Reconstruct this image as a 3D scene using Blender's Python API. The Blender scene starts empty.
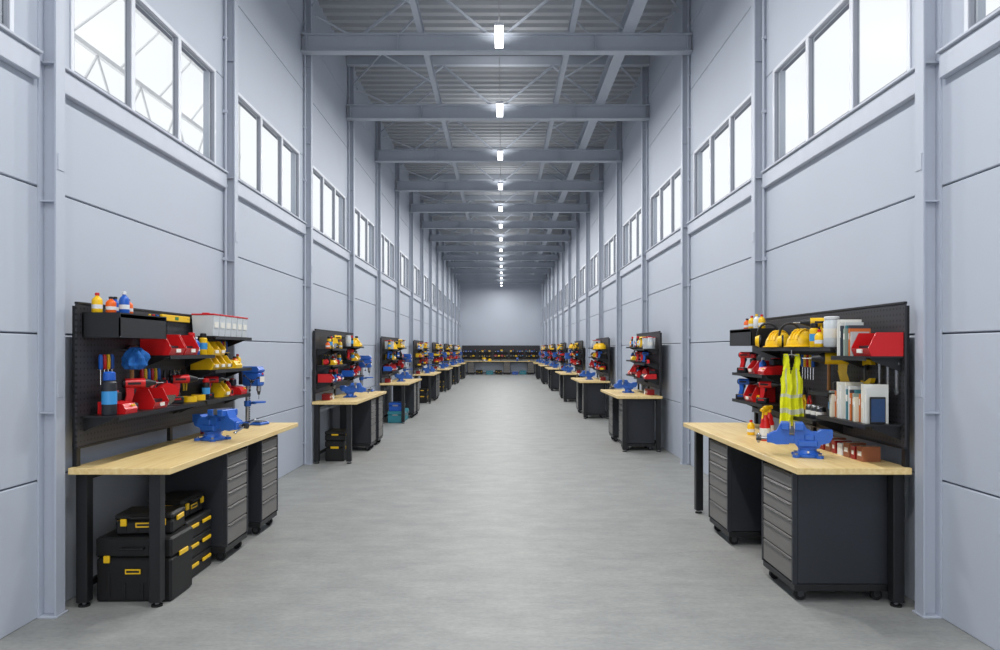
import bpy, bmesh, math, random
from mathutils import Vector, Matrix
random.seed(7)
pi = math.pi
scene = bpy.context.scene
COL = scene.collection
try:
    scene.view_settings.view_transform = 'Standard'
except Exception:
    pass

# ------------------------------------------------------------------ materials
def lin(c):
    out = []
    for v in c:
        v = v / 255.0
        out.append(v / 12.92 if v <= 0.04045 else ((v + 0.055) / 1.055) ** 2.4)
    return (out[0], out[1], out[2], 1.0)

MATS = {}
def mat(name, col, rough=0.5, metal=0.0, var=0.06, scale=8.0, bump=0.0, emit=None, estr=0.0, spec=0.5):
    if name in MATS:
        return MATS[name]
    m = bpy.data.materials.new(name)
    m.use_nodes = True
    nt = m.node_tree
    b = nt.nodes['Principled BSDF']
    b.inputs['Roughness'].default_value = rough
    b.inputs['Metallic'].default_value = metal
    if 'Specular IOR Level' in b.inputs:
        b.inputs['Specular IOR Level'].default_value = spec
    tc = nt.nodes.new('ShaderNodeTexCoord')
    no = nt.nodes.new('ShaderNodeTexNoise')
    no.inputs['Scale'].default_value = scale
    no.inputs['Detail'].default_value = 3
    nt.links.new(tc.outputs['Object'], no.inputs['Vector'])
    mx = nt.nodes.new('ShaderNodeMixRGB')
    c = lin(col)
    mx.inputs['Color1'].default_value = (c[0]*(1-var), c[1]*(1-var), c[2]*(1-var), 1)
    mx.inputs['Color2'].default_value = (min(1, c[0]*(1+var)), min(1, c[1]*(1+var)), min(1, c[2]*(1+var)), 1)
    nt.links.new(no.outputs['Fac'], mx.inputs['Fac'])
    nt.links.new(mx.outputs['Color'], b.inputs['Base Color'])
    if bump > 0:
        bp = nt.nodes.new('ShaderNodeBump')
        bp.inputs['Strength'].default_value = bump
        bp.inputs['Distance'].default_value = 0.01
        nt.links.new(no.outputs['Fac'], bp.inputs['Height'])
        nt.links.new(bp.outputs['Normal'], b.inputs['Normal'])
    if emit:
        b.inputs['Emission Color'].default_value = lin(emit)
        b.inputs['Emission Strength'].default_value = estr
    MATS[name] = m
    return m

M_wall = mat('painted_wall', (187, 194, 206), 0.6, 0, 0.02, 1.5, spec=.3)
M_gap = mat('panel_joint', (105, 110, 124), 0.8)
M_steel = mat('painted_steel', (182, 189, 202), 0.45, 0, 0.03)
M_beam = mat('roof_steel', (178, 185, 196), 0.5, 0, 0.04)
M_deck = mat('roof_deck', (170, 174, 180), 0.6, 0, 0.05)
M_trim = mat('sill_paint', (190, 196, 208), 0.5)
M_frame = mat('window_frame', (215, 219, 227), 0.4)
M_gasket = mat('window_gasket', (140, 145, 156), 0.6)
M_black = mat('black_powdercoat', (24, 25, 28), 0.45)
M_case = mat('black_case_plastic', (15, 15, 17), 0.55)
M_navy = mat('dark_cabinet', (40, 43, 50), 0.45)
M_drawer = mat('grey_drawer', (114, 111, 108), 0.42)
M_handle = mat('drawer_handle', (84, 82, 80), 0.4, 0.3)
M_chrome = mat('chrome', (200, 202, 206), 0.25, 1.0)
M_dsteel = mat('dark_steel', (90, 92, 96), 0.35, 0.9)
M_rubber = mat('rubber', (20, 20, 22), 0.8)
M_red = mat('red_plastic', (206, 24, 28), 0.35)
M_dred = mat('dark_red_plastic', (150, 14, 20), 0.4)
M_yel = mat('yellow_plastic', (244, 196, 18), 0.38)
M_blue = mat('blue_plastic', (30, 92, 190), 0.35)
M_lblue = mat('light_blue_plastic', (60, 150, 215), 0.35)
M_vise = mat('blue_cast_paint', (44, 100, 196), 0.4, 0, 0.1, 20, 0.1)
M_white = mat('white_plastic', (228, 230, 232), 0.4)
M_clear = mat('milky_plastic', (205, 212, 216), 0.3)
M_green = mat('green_plastic', (30, 120, 60), 0.4)
M_orange = mat('orange_plastic', (236, 100, 16), 0.4)
M_teal = mat('teal_plastic', (50, 135, 150), 0.4)
M_hiv = mat('hivis_fabric', (228, 232, 30), 0.8, 0, 0.08, 30)
M_silver = mat('reflective_tape', (205, 210, 190), 0.5, 0.0)
M_rag = mat('blue_cloth', (22, 92, 165), 0.9, 0, 0.2, 25)
M_paper = mat('paper', (228, 226, 218), 0.8, 0, 0.04, 60)
M_card = mat('cardboard', (150, 92, 62), 0.8)
M_woodh = mat('wood_handle', (176, 122, 66), 0.5)
M_screen = mat('tablet_screen', (40, 66, 105), 0.12)
M_galv = mat('galvanised', (170, 172, 176), 0.35, 0.8)

def floor_mat():
    m = bpy.data.materials.new('polished_concrete'); m.use_nodes = True
    nt = m.node_tree; b = nt.nodes['Principled BSDF']; L = nt.links
    tc = nt.nodes.new('ShaderNodeTexCoord')
    def noise(scale, vec, det, rough=.6):
        mp = nt.nodes.new('ShaderNodeMapping'); mp.inputs['Scale'].default_value = vec
        L.new(tc.outputs['Object'], mp.inputs['Vector'])
        n = nt.nodes.new('ShaderNodeTexNoise'); n.inputs['Scale'].default_value = scale; n.inputs['Detail'].default_value = det; n.inputs['Roughness'].default_value = rough
        L.new(mp.outputs['Vector'], n.inputs['Vector']); return n
    def ramp(n, p0, c0, p1, c1):
        r = nt.nodes.new('ShaderNodeValToRGB')
        r.color_ramp.elements[0].position = p0; r.color_ramp.elements[0].color = c0
        r.color_ramp.elements[1].position = p1; r.color_ramp.elements[1].color = c1
        L.new(n.outputs['Fac'], r.inputs['Fac']); return r
    def mul(a, c):
        mx = nt.nodes.new('ShaderNodeMixRGB'); mx.blend_type = 'MULTIPLY'; mx.inputs['Fac'].default_value = 1
        L.new(a, mx.inputs['Color1']); L.new(c, mx.inputs['Color2']); return mx.outputs['Color']
    n1 = noise(1.6, (1.5, 2.4, 1), 9, .72)
    n2 = noise(20, (1.4, 2.8, 1), 6)
    n3 = noise(2.6, (1.4, 8, 1), 5)
    r = ramp(n1, .3, lin((136, 138, 137)), .72, lin((160, 161, 158)))
    r2 = ramp(n2, .3, (.86, .86, .86, 1), .7, (1.05, 1.05, 1.05, 1))
    r3 = ramp(n3, .35, (.95, .95, .95, 1), .65, (1.03, 1.03, 1.03, 1))
    L.new(mul(mul(r.outputs['Color'], r2.outputs['Color']), r3.outputs['Color']), b.inputs['Base Color'])
    b.inputs['Roughness'].default_value = 0.55
    bp = nt.nodes.new('ShaderNodeBump'); bp.inputs['Strength'].default_value = 0.08; bp.inputs['Distance'].default_value = 0.01
    L.new(n2.outputs['Fac'], bp.inputs['Height']); L.new(bp.outputs['Normal'], b.inputs['Normal'])
    return m
M_floor = floor_mat()

def wood_mat():
    m = bpy.data.materials.new('beech_worktop'); m.use_nodes = True
    nt = m.node_tree; b = nt.nodes['Principled BSDF']; L = nt.links
    tc = nt.nodes.new('ShaderNodeTexCoord')
    mp = nt.nodes.new('ShaderNodeMapping'); mp.inputs['Scale'].default_value = (14, 1.2, 14)
    L.new(tc.outputs['Object'], mp.inputs['Vector'])
    n1 = nt.nodes.new('ShaderNodeTexNoise'); n1.inputs['Scale'].default_value = 2.5; n1.inputs['Detail'].default_value = 6
    L.new(mp.outputs['Vector'], n1.inputs['Vector'])
    r = nt.nodes.new('ShaderNodeValToRGB')
    r.color_ramp.elements[0].position = 0.3; r.color_ramp.elements[0].color = lin((226, 193, 128))
    r.color_ramp.elements[1].position = 0.7; r.color_ramp.elements[1].color = lin((243, 218, 160))
    L.new(n1.outputs['Fac'], r.inputs['Fac']); L.new(r.outputs['Color'], b.inputs['Base Color'])
    b.inputs['Roughness'].default_value = 0.45
    return m
M_wood = wood_mat()

def peg_mat():
    m = bpy.data.materials.new('perforated_black_board'); m.use_nodes = True
    nt = m.node_tree; b = nt.nodes['Principled BSDF']; L = nt.links
    tc = nt.nodes.new('ShaderNodeTexCoord')
    sp = nt.nodes.new('ShaderNodeSeparateXYZ'); L.new(tc.outputs['Object'], sp.inputs[0])
    def mth(op, a, bb=None):
        n = nt.nodes.new('ShaderNodeMath'); n.operation = op
        for i, v in enumerate((a, bb)):
            if v is None: continue
            if isinstance(v, (int, float)): n.inputs[i].default_value = v
            else: L.new(v, n.inputs[i])
        return n.outputs[0]
    def cell(o):
        return mth('ABSOLUTE', mth('SUBTRACT', mth('FRACT', mth('MULTIPLY', o, 26.0)), 0.5))
    a = cell(sp.outputs['Y']); c = cell(sp.outputs['Z'])
    d = mth('SQRT', mth('ADD', mth('MULTIPLY', a, a), mth('MULTIPLY', c, c)))
    f = mth('GREATER_THAN', d, 0.2)
    mx = nt.nodes.new('ShaderNodeMixRGB')
    mx.inputs['Color1'].default_value = lin((6, 6, 7)); mx.inputs['Color2'].default_value = lin((48, 48, 53))
    L.new(f, mx.inputs['Fac']); L.new(mx.outputs['Color'], b.inputs['Base Color'])
    b.inputs['Roughness'].default_value = 0.5
    return m
M_peg = peg_mat()

def glass_mat():
    m = bpy.data.materials.new('window_glass'); m.use_nodes = True
    nt = m.node_tree; L = nt.links
    nt.nodes.remove(nt.nodes['Principled BSDF'])
    out = nt.nodes['Material Output']
    t = nt.nodes.new('ShaderNodeBsdfTransparent'); t.inputs['Color'].default_value = (0.775, 0.785, 0.79, 1)
    g = nt.nodes.new('ShaderNodeBsdfGlossy'); g.inputs['Roughness'].default_value = 0.3
    mx = nt.nodes.new('ShaderNodeMixShader'); mx.inputs['Fac'].default_value = 0.01
    L.new(t.outputs[0], mx.inputs[1]); L.new(g.outputs[0], mx.inputs[2]); L.new(mx.outputs[0], out.inputs['Surface'])
    return m
M_glass = glass_mat()
M_lamp = mat('led_diffuser', (255, 255, 255), 0.5, 0, 0, 1, 0, (255, 255, 255), 5.0)

# ------------------------------------------------------------------ mesh builder
class MB:
    def __init__(s):
        s.bm = bmesh.new(); s.mats = []
    def mi(s, m):
        if m not in s.mats: s.mats.append(m)
        return s.mats.index(m)
    def _fin(s, verts, m):
        i = s.mi(m); fs = set()
        for v in verts:
            for f in v.link_faces: fs.add(f)
        for f in fs: f.material_index = i
    def box(s, c, d, m, rot=None, bev=0.0):
        r = bmesh.ops.create_cube(s.bm, size=1.0); vs = r['verts']
        M = Matrix.Translation(Vector(c)) @ (rot.to_4x4() if rot else Matrix.Identity(4)) @ Matrix.Diagonal((d[0], d[1], d[2], 1))
        bmesh.ops.transform(s.bm, matrix=M, verts=vs)
        s._fin(vs, m)
        if bev > 0:
            es = set()
            for v in vs:
                for e in v.link_edges: es.add(e)
            r2 = bmesh.ops.bevel(s.bm, geom=list(es), offset=bev, segments=1, affect='EDGES', profile=0.5)
            i = s.mi(m)
            for f in r2['faces']: f.material_index = i
        return s
    def bx(s, x0, x1, y0, y1, z0, z1, m, bev=0.0):
        return s.box(((x0+x1)/2, (y0+y1)/2, (z0+z1)/2), (abs(x1-x0), abs(y1-y0), abs(z1-z0)), m, None, bev)
    def cyl(s, p0, p1, r, m, r1=None, seg=14):
        p0 = Vector(p0); p1 = Vector(p1); d = p1-p0
        if r1 is None: r1 = r
        res = bmesh.ops.create_cone(s.bm, cap_ends=True, segments=seg, radius1=r, radius2=r1, depth=d.length)
        M = Matrix.Translation((p0+p1)/2) @ d.to_track_quat('Z', 'Y').to_matrix().to_4x4()
        bmesh.ops.transform(s.bm, matrix=M, verts=res['verts'])
        s._fin(res['verts'], m); return s
    def tube(s, pts, r, m, seg=8):
        for a, b in zip(pts[:-1], pts[1:]): s.cyl(a, b, r, m, seg=seg)
        for p in pts[1:-1]: s.sph(p, (r, r, r), m, 8, 6)
        return s
    def sph(s, c, r, m, u=16, v=10):
        res = bmesh.ops.create_uvsphere(s.bm, u_segments=u, v_segments=v, radius=1)
        M = Matrix.Translation(Vector(c)) @ Matrix.Diagonal((r[0], r[1], r[2], 1))
        bmesh.ops.transform(s.bm, matrix=M, verts=res['verts'])
        s._fin(res['verts'], m); return s
    def lathe(s, prof, m, seg=20, c=(0, 0, 0), M=None, mod=None):
        i = s.mi(m); rings = []
        T = Matrix.Translation(Vector(c)) @ (M.to_4x4() if M else Matrix.Identity(4))
        for (r, z) in prof:
            ring = []
            for k in range(seg):
                a = 2*pi*k/seg; rr = r*(mod(a, z) if mod else 1)
                ring.append(s.bm.verts.new(T @ Vector((rr*math.cos(a), rr*math.sin(a), z))))
            rings.append(ring)
        for a, b in zip(rings[:-1], rings[1:]):
            for k in range(seg):
                f = s.bm.faces.new((a[k], a[(k+1) % seg], b[(k+1) % seg], b[k])); f.material_index = i
        f = s.bm.faces.new(list(reversed(rings[0]))); f.material_index = i
        f = s.bm.faces.new(rings[-1]); f.material_index = i
        return s
    def prism(s, pts, lo, hi, m, plane='xz'):
        i = s.mi(m)
        def P(p, t):
            if plane == 'xz': return (p[0], t, p[1])
            if plane == 'yz': return (t, p[0], p[1])
            return (p[0], p[1], t)
        a = [s.bm.verts.new(P(p, lo)) for p in pts]; b = [s.bm.verts.new(P(p, hi)) for p in pts]
        n = len(pts); fs = [s.bm.faces.new(a), s.bm.faces.new(list(reversed(b)))]
        for k in range(n):
            fs.append(s.bm.faces.new((a[k], b[k], b[(k+1) % n], a[(k+1) % n])))
        for f in fs: f.material_index = i
        return s
    def mesh(s, name, smooth=True):
        bmesh.ops.recalc_face_normals(s.bm, faces=s.bm.faces[:])
        me = bpy.data.meshes.new(name); s.bm.to_mesh(me); s.bm.free()
        for m in s.mats: me.materials.append(m)
        if smooth:
            for p in me.polygons: p.use_smooth = True
            try: me.set_sharp_from_angle(angle=math.radians(32))
            except Exception: pass
        return me

class Proto:
    def __init__(s, name, label, cat, root=None):
        s.name, s.label, s.cat, s.root, s.parts = name, label, cat, root, []
    def add(s, name, me, parent=-1, off=(0, 0, 0), label=None):
        s.parts.append((name, me, parent, off, label)); return len(s.parts)-1
    def place(s, loc, rot=0.0, sc=1.0, label=None, group=None, rx=0.0, ry=0.0):
        o = bpy.data.objects.new(s.name, s.root)
        if s.root is None: o.empty_display_size = 0.1
        o.location = loc; o.rotation_euler = (rx, ry, rot); o.scale = (sc, sc, sc)
        COL.objects.link(o)
        o["label"] = label or s.label; o["category"] = s.cat
        if group: o["group"] = group
        made = []
        for (n, me, par, off, lb) in s.parts:
            c = bpy.data.objects.new(n, me); c.location = off
            c.parent = o if par < 0 else made[par]
            COL.objects.link(c)
            if lb: c["label"] = lb
            made.append(c)
        return o
def single(name, label, cat, mb):
    return Proto(name, label, cat, mb.mesh(name))
def structure(name, mb, smooth=False):
    o = bpy.data.objects.new(name, mb.mesh(name, smooth)); COL.objects.link(o); o["kind"] = "structure"
    return o

# ------------------------------------------------------------------ hall dimensions
WL, WR = -2.84, 2.69
BAY = 2.87; D0 = 4.33
K0, K1 = -3, 15
YN = D0 + K0*BAY - 0.1
YF = D0 + K1*BAY
ROOF = 7.0
WZ0, WZ1 = 3.45, 4.41

mb = MB(); mb.bx(WL-0.2, WR+0.2, YN, YF+0.2, -0.1, 0, M_floor); structure('floor', mb)
mb = MB(); prof = []; y = YN
while y < YF+0.2:
    prof += [(y, ROOF), (y+0.10, ROOF), (y+0.13, ROOF+0.05), (y+0.22, ROOF+0.05)]; y += 0.25
i = mb.mi(M_deck)
pv = None
for (yy, zz) in prof:
    v = (mb.bm.verts.new((WL-0.2, yy, zz)), mb.bm.verts.new((WR+0.2, yy, zz)), mb.bm.verts.new((WL-0.2, yy, ROOF+0.09)), mb.bm.verts.new((WR+0.2, yy, ROOF+0.09)))
    if pv:
        mb.bm.faces.new((pv[0], pv[1], v[1], v[0])); mb.bm.faces.new((pv[2], pv[3], v[3], v[2]))
    pv = v
structure('ceiling', mb)

def side_wall(name, X, sg):
    mb = MB(); t = 0.12
    def b(y0, y1, z0, z1, m=M_wall, bev=0.005):
        xa = X; xb = X - sg*t
        mb.bx(min(xa, xb), max(xa, xb), y0, y1, z0, z1, m, bev)
    g = 0.005
    for k in range(K0, K1):
        y0 = D0 + k*BAY; y1 = y0 + BAY
        for (z0, z1) in ((0, .84), (.84, 1.74), (1.74, 2.64), (2.64, WZ0), (WZ1, 5.35), (5.35, 6.25), (6.25, ROOF+.05)):
            b(y0+.002, y1-.002, z0+(g if z0 > 0 else 0), z1-(0 if z1 == WZ0 else g))
        b(y0+.002, y0+.27, WZ0, WZ1); b(y1-.27, y1-.002, WZ0, WZ1)
    for (z0, z1) in ((0, WZ0), (WZ1, ROOF+.05)):
        xa = X - sg*0.02; xb = X - sg*0.125
        mb.bx(min(xa, xb), max(xa, xb), YN+.1, YF, z0, z1, M_gap)
    structure(name, mb)
side_wall('wall_left', WL, 1)
side_wall('wall_right', WR, -1)
mb = MB(); mb.bx(WL, WR, YF, YF+.12, 0, ROOF+.05, M_wall)
structure('wall_back', mb)

n = 0; tn = 0
for (X, sg) in ((WL, 1), (WR, -1)):
    for k in range(K0, K1):
        n += 1; tn += 1
        y0 = D0+k*BAY+.27; y1 = D0+(k+1)*BAY-.27
        mb = MB()
        def bb(ua, ub, ya, yb, za, zb, m, bev=0):
            xa = X+sg*ua; xb = X+sg*ub
            mb.bx(min(xa, xb), max(xa, xb), ya, yb, za, zb, m, bev)
        e = .032
        bb(-.05, .010, y0, y1, WZ0, WZ0+e, M_frame); bb(-.05, .010, y0, y1, WZ1-e, WZ1, M_frame)
        bb(-.05, .010, y0, y0+e, WZ0+e, WZ1-e, M_frame); bb(-.05, .010, y1-e, y1, WZ0+e, WZ1-e, M_frame)
        w = (y1-y0)/3
        for j in (1, 2): bb(-.045, .010, y0+j*w-.026, y0+j*w+.026, WZ0+e, WZ1-e, M_frame)
        for j in range(3):
            a = y0+j*w+.026; c = y0+(j+1)*w-.026; za = WZ0+e; zb = WZ1-e; q = .012
            if j == 0: a += .006
            if j == 2: c -= .006
            bb(-.03, .004, a, a+q, za, zb, M_gasket); bb(-.03, .004, c-q, c, za, zb, M_gasket)
            bb(-.03, .004, a+q, c-q, za, za+q, M_gasket); bb(-.03, .004, a+q, c-q, zb-q, zb, M_gasket)
            bb(-.026, -.02, a+q, c-q, za+q, zb-q, M_glass)
        structure('window_%d' % n, mb)
        mb = MB()
        xa = X; xb = X+sg*.045
        mb.bx(min(xa, xb), max(xa, xb), y0-.18, y1+.18, WZ0-.17, WZ0-.02, M_trim, 0.006)
        xb = X+sg*.065
        mb.bx(min(xa, xb), max(xa, xb), y0-.18, y1+.18, WZ0-.02, WZ0-.001, M_trim, 0.004)
        structure('trim_%d' % tn, mb)

# exterior steel canopy frame seen faintly through the glass
M_can = mat('canopy_white', (250, 251, 252), 0.5)
def canopy_proto():
    P = Proto('canopy_frame', 'pale steel canopy truss standing outside the windows', 'steel frame')
    for z in (5.0, 6.0, 7.2):
        mb = MB(); mb.bx(-.03, .03, -5, 5, z, z+.07, M_can); P.add('chord', mb.mesh('chord'))
    mb = MB()
    for q in range(8):
        y = -5+1.25*q; mb.cyl((0, y, 5.07), (0, y+.625, 6.0), .02, M_can, seg=8); mb.cyl((0, y+.625, 6.0), (0, y+1.25, 5.07), .02, M_can, seg=8)
        mb.cyl((0, y, 6.07), (0, y+1.25, 7.2), .02, M_can, seg=8)
    P.add('web', mb.mesh('web'))
    mb = MB(); mb.bx(-.04, .04, -.04, .04, -.1, 7.2, M_can); me = mb.mesh('post')
    for y in (-4.9, 4.9): P.add('post', me, -1, (0, y, 0))
    return P
PCF = canopy_proto()
PCF.place((-6.0, 11.0, 0))

# ------------------------------------------------------------------ steel columns
def column_proto():
    P = Proto('steel_column', 'light blue-grey painted steel H-column against the panelled wall', 'column')
    mb = MB()
    mb.bx(0.001, .012, -.055, .055, .012, ROOF-.02, M_steel); mb.bx(.098, .11, -.045, .045, .012, ROOF-.02, M_steel)
    mb.bx(.012, .098, -.005, .005, .012, ROOF-.02, M_steel)
    for z in (1.25, 2.55, 3.4, 4.6, 5.7):
        mb.bx(.012, .098, -.042, .042, z, z+.01, M_steel)
    for z in (1.35, 2.75):
        mb.bx(.11, .115, -.03, .03, z, z+.1, M_steel)
    P.add('shaft', mb.mesh('shaft', False))
    mb = MB(); mb.bx(0.001, .12, -.06, .06, 0, .011, M_steel, .002)
    P.add('base_plate', mb.mesh('base_plate'))
    return P
PC = column_proto()
def conduit_proto():
    mb = MB(); mb.cyl((.03, 0, .02), (.03, 0, ROOF-.05), .012, M_steel, seg=10)
    z = .3
    while z < 6.8:
        mb.bx(.001, .045, -.02, .02, z, z+.03, M_steel, .003); z += .75
    return single('conduit_pipe', 'slim grey vertical conduit clipped to the wall beside a column', 'pipe', mb)
PCD = conduit_proto()
for k in range(K0, K1):
    y = D0+k*BAY
    PC.place((WL, y, 0), 0, group='wall columns'); PC.place((WR, y, 0), pi, group='wall columns')
    if k == 0: continue
    PCD.place((WL, y-.078, 0), 0, group='wall conduits'); PCD.place((WR, y-.078, 0), pi, group='wall conduits')

# ------------------------------------------------------------------ roof trusses, purlins, braces
XC = (WL+WR)/2; HW = (WR-WL)/2-.004
BZ0, BZ1 = 5.85, 6.11
TY = -.14
def truss_proto():
    P = Proto('roof_truss', 'blue-grey steel roof truss with I-beam lower chord', 'roof beam')
    mb = MB(); h = HW
    mb.bx(-h, h, -.07, .07, BZ0, BZ0+.02, M_beam); mb.bx(-h, h, -.07, .07, BZ1-.02, BZ1, M_beam)
    mb.bx(-h, h, -.007, .007, BZ0+.02, BZ1-.02, M_beam)
    for x in (-h+.07, -1.4, 0, 1.4, h-.07): mb.bx(x-.006, x+.006, -.065, .065, BZ0+.02, BZ1-.02, M_beam)
    P.add('lower_chord', mb.mesh('lower_chord', False))
    mb = MB(); mb.bx(-h, h, -.05, .05, ROOF-.16, ROOF-.005, M_beam); P.add('upper_chord', mb.mesh('upper_chord', False))
    z0 = BZ1+.01; z1 = ROOF-.165
    for a, b in ((-1.9, -1.0), (1.9, 1.0), (-.12, -1.0), (.12, 1.0)):
        mb = MB(); mb.tube([(a, 0, z0), (b, 0, z1)], .022, M_beam); P.add('diagonal', mb.mesh('diagonal'))
    return P
PT = truss_proto()
for k in range(K0, K1):
    PT.place((XC, D0+k*BAY+TY, 0), group='roof trusses')
def purlin(x, w, h, z):
    mb = MB(); a = YN+.12; b = YF-.02
    mb.bx(-w/2, w/2, a, b, 0, .015, M_beam); mb.bx(-w/2, w/2, a, b, h-.015, h, M_beam); mb.bx(-.006, .006, a, b, .015, h-.015, M_beam)
    P = Proto('roof_purlin', 'long steel purlin running the length of the roof', 'roof beam', mb.mesh('roof_purlin', False))
    P.place((x, 0, z), group='roof purlins')
purlin(-1.15, .08, .12, BZ1+.001); purlin(.98, .08, .12, BZ1+.001); purlin(1.78, .17, .22, BZ1+.001)
def brace_proto(dx, dy, r=.015):
    mb = MB(); mb.cyl((-dx/2, -dy/2, 0), (dx/2, dy/2, 0), r, M_beam, seg=8)
    return single('roof_brace', 'thin diagonal steel wind brace under the roof deck', 'roof brace', mb)
PBa = brace_proto(1.5, BAY-.2); PBb = brace_proto(-1.5, BAY-.2)
for k in range(K0, K1-1):
    y = D0+(k+.5)*BAY
    PBa.place((-1.95, y, 6.50), group='roof braces'); PBb.place((-1.95, y, 6.545), group='roof braces')
    PBa.place((1.75, y, 6.50), group='roof braces'); PBb.place((1.75, y, 6.545), group='roof braces')

# ------------------------------------------------------------------ lamps
LL = .68
def lamp_proto():
    P = Proto('pendant_light', 'slim white linear LED light hung from the roof', 'light')
    mb = MB(); mb.bx(-.06, .06, -LL/2, LL/2, .01, .05, M_frame, .006); P.add('housing', mb.mesh('housing'))
    mb = MB(); mb.bx(-.056, .056, -LL/2+.01, LL/2-.01, -.002, .009, M_lamp); P.add('diffuser', mb.mesh('diffuser'))
    mb = MB(); mb.cyl((0, 0, .05), (0, 0, ROOF-5.84-.005), .005, M_galv, seg=6); me = mb.mesh('hanger_rod')
    for yy in (-.2, .2): P.add('hanger_rod', me, -1, (0, yy, 0))
    return P
PL = lamp_proto()
for k in range(K0+1, K1+1):
    y = D0+k*BAY-.66; e1, e2 = 95, 8
    if k == K1: y -= 1.0; e1, e2 = 34, 1  # extra end fixture, added to brighten the far wall
    PL.place((-.04, y, 5.84), group='ceiling lights')
    ld = bpy.data.lights.new('lamp_light', 'AREA'); ld.shape = 'RECTANGLE'; ld.size = .11; ld.size_y = LL; ld.energy = e1; ld.color = (1, .99, .97)
    lo = bpy.data.objects.new('lamp_light', ld); lo.location = (-.04, y, 5.83); COL.objects.link(lo)
    ld = bpy.data.lights.new('added_roof_fill', 'AREA'); ld.shape = 'RECTANGLE'; ld.size = .11; ld.size_y = LL; ld.energy = e2; ld.color = (1, .985, .96); ld.spread = 2.6  # fill light added above each housing to brighten the roof deck
    lo = bpy.data.objects.new('added_roof_fill', ld); lo.location = (-.04, y, 5.9); lo.rotation_euler = (pi, 0, 0); COL.objects.link(lo)

# ------------------------------------------------------------------ item prototypes
def workbench(L, W, legs='nNfF', inset=.13):
    P = Proto('workbench', 'workbench with pale wood top and black steel legs', 'workbench')
    mb = MB(); mb.bx(0, W, -L/2, L/2, .858, .9, M_wood, .003); P.add('worktop', mb.mesh('worktop'))
    m = MB(); m.bx(-.036, .036, -.036, .036, .03, .856, M_black, .004)
    m.cyl((0, 0, 0), (0, 0, .012), .035, M_rubber); m.cyl((0, 0, .012), (0, 0, .03), .012, M_galv); lg = m.mesh('leg')
    xb, xf = .045, W-inset; yn, yf = -L/2+.1, L/2-.1
    for ch, x, y in (('n', xb, yn), ('N', xf, yn), ('f', xb, yf), ('F', xf, yf)):
        if ch in legs: P.add('leg', lg, -1, (x, y, 0))
    mb = MB(); mb.bx(.012, .04, yn+.037, yf-.037, .80, .856, M_black); mb.bx(.012, .04, yn+.037, yf-.037, .1, .14, M_black)
    P.add('rail', mb.mesh('rail'))
    mb = MB(); mb.bx(xb+.037, xf-.037, -.02, .02, .845, .857, M_black); me = mb.mesh('rail')
    if 'N' in legs: P.add('rail', me, -1, (0, yn, 0))
    if 'F' in legs: P.add('rail', me, -1, (0, yf, 0))
    return P

def cabinet(D=.5, W=.45, H=.72, z0=.12):
    P = Proto('tool_cabinet', 'dark rolling tool cabinet with grey drawers and casters', 'cabinet')
    mb = MB()
    mb.bx(-D/2, D/2-.02, -W/2, W/2, z0, z0+H, M_navy, .006)
    mb.bx(D/2-.02, D/2+.01, -W/2, -W/2+.018, z0, z0+H, M_navy); mb.bx(D/2-.02, D/2+.01, W/2-.018, W/2, z0, z0+H, M_navy)
    mb.bx(-D/2, D/2, -W/2-.004, W/2+.004, z0-.045, z0-.001, M_black, .004)
    P.add('body', mb.mesh('body'))
    hs = [.09, .09, .1, .11, .13, .15]; z = z0+H-.012
    tot = sum(hs); kf = (H-.02)/tot
    for h in hs:
        hh = h*kf; mb = MB(); mb.bx(-.019, .006, -W/2+.02, W/2-.02, .004, hh-.004, M_drawer, .003)
        d = P.add('drawer', mb.mesh('drawer'), -1, (D/2, 0, z-hh))
        mb = MB(); mb.bx(.006, .014, -W/2+.04, W/2-.04, hh-.02, hh-.01, M_handle, .002)
        P.add('handle', mb.mesh('handle'), d)
        z -= hh
    mb = MB(); mb.cyl((0, -.014, .036), (0, .014, .036), .036, M_rubber, seg=16); mb.cyl((0, -.016, .036), (0, .016, .036), .015, M_dsteel, seg=10)
    mb.bx(-.02, .02, -.022, -.017, .03, .07, M_dsteel); mb.bx(-.02, .02, .017, .022, .03, .07, M_dsteel); mb.bx(-.025, .025, -.024, .024, .066, .074, M_dsteel)
    me = mb.mesh('caster')
    for x in (-D/2+.06, D/2-.06):
        for y in (-W/2+.06, W/2-.06): P.add('caster', me, -1, (x, y, 0))
    return P

def pegboard(L):
    P = Proto('pegboard', 'black perforated tool board standing behind the workbench', 'pegboard')
    mb = MB(); mb.bx(.032, .044, -L/2, L/2, 1.03, 1.93, M_peg); P.add('panel', mb.mesh('panel', False))
    for (a, b, c, d) in ((-L/2, L/2, 1.93, 1.945), (-L/2, L/2, 1.015, 1.03)):
        mb = MB(); mb.bx(.028, .05, a, b, c, d, M_black, .002); P.add('edge_strip', mb.mesh('edge_strip'))
    mb = MB(); mb.bx(.003, .031, -.02, .02, .902, 1.92, M_black); me = mb.mesh('upright')
    for y in (-L/2+.04, 0, L/2-.04): P.add('upright', me, -1, (0, y, 0))
    return P

def shelf(L, D=.24):
    P = Proto('wall_shelf', 'black metal shelf hooked on the tool board', 'shelf')
    mb = MB(); mb.bx(.046, .046+D, -L/2, L/2, -.012, 0, M_black); mb.bx(.04+D, .046+D, -L/2, L/2, -.028, -.011, M_black); P.add('plate', mb.mesh('plate'))
    mb = MB(); mb.prism([(.046, -.013), (.046+D*.8, -.013), (.046+D*.75, -.03), (.046, -.1)], -.003, .003, M_black)
    me = mb.mesh('bracket')
    for y in (-L/2+.03, L/2-.03): P.add('bracket', me, -1, (0, y, 0))
    return P

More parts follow.
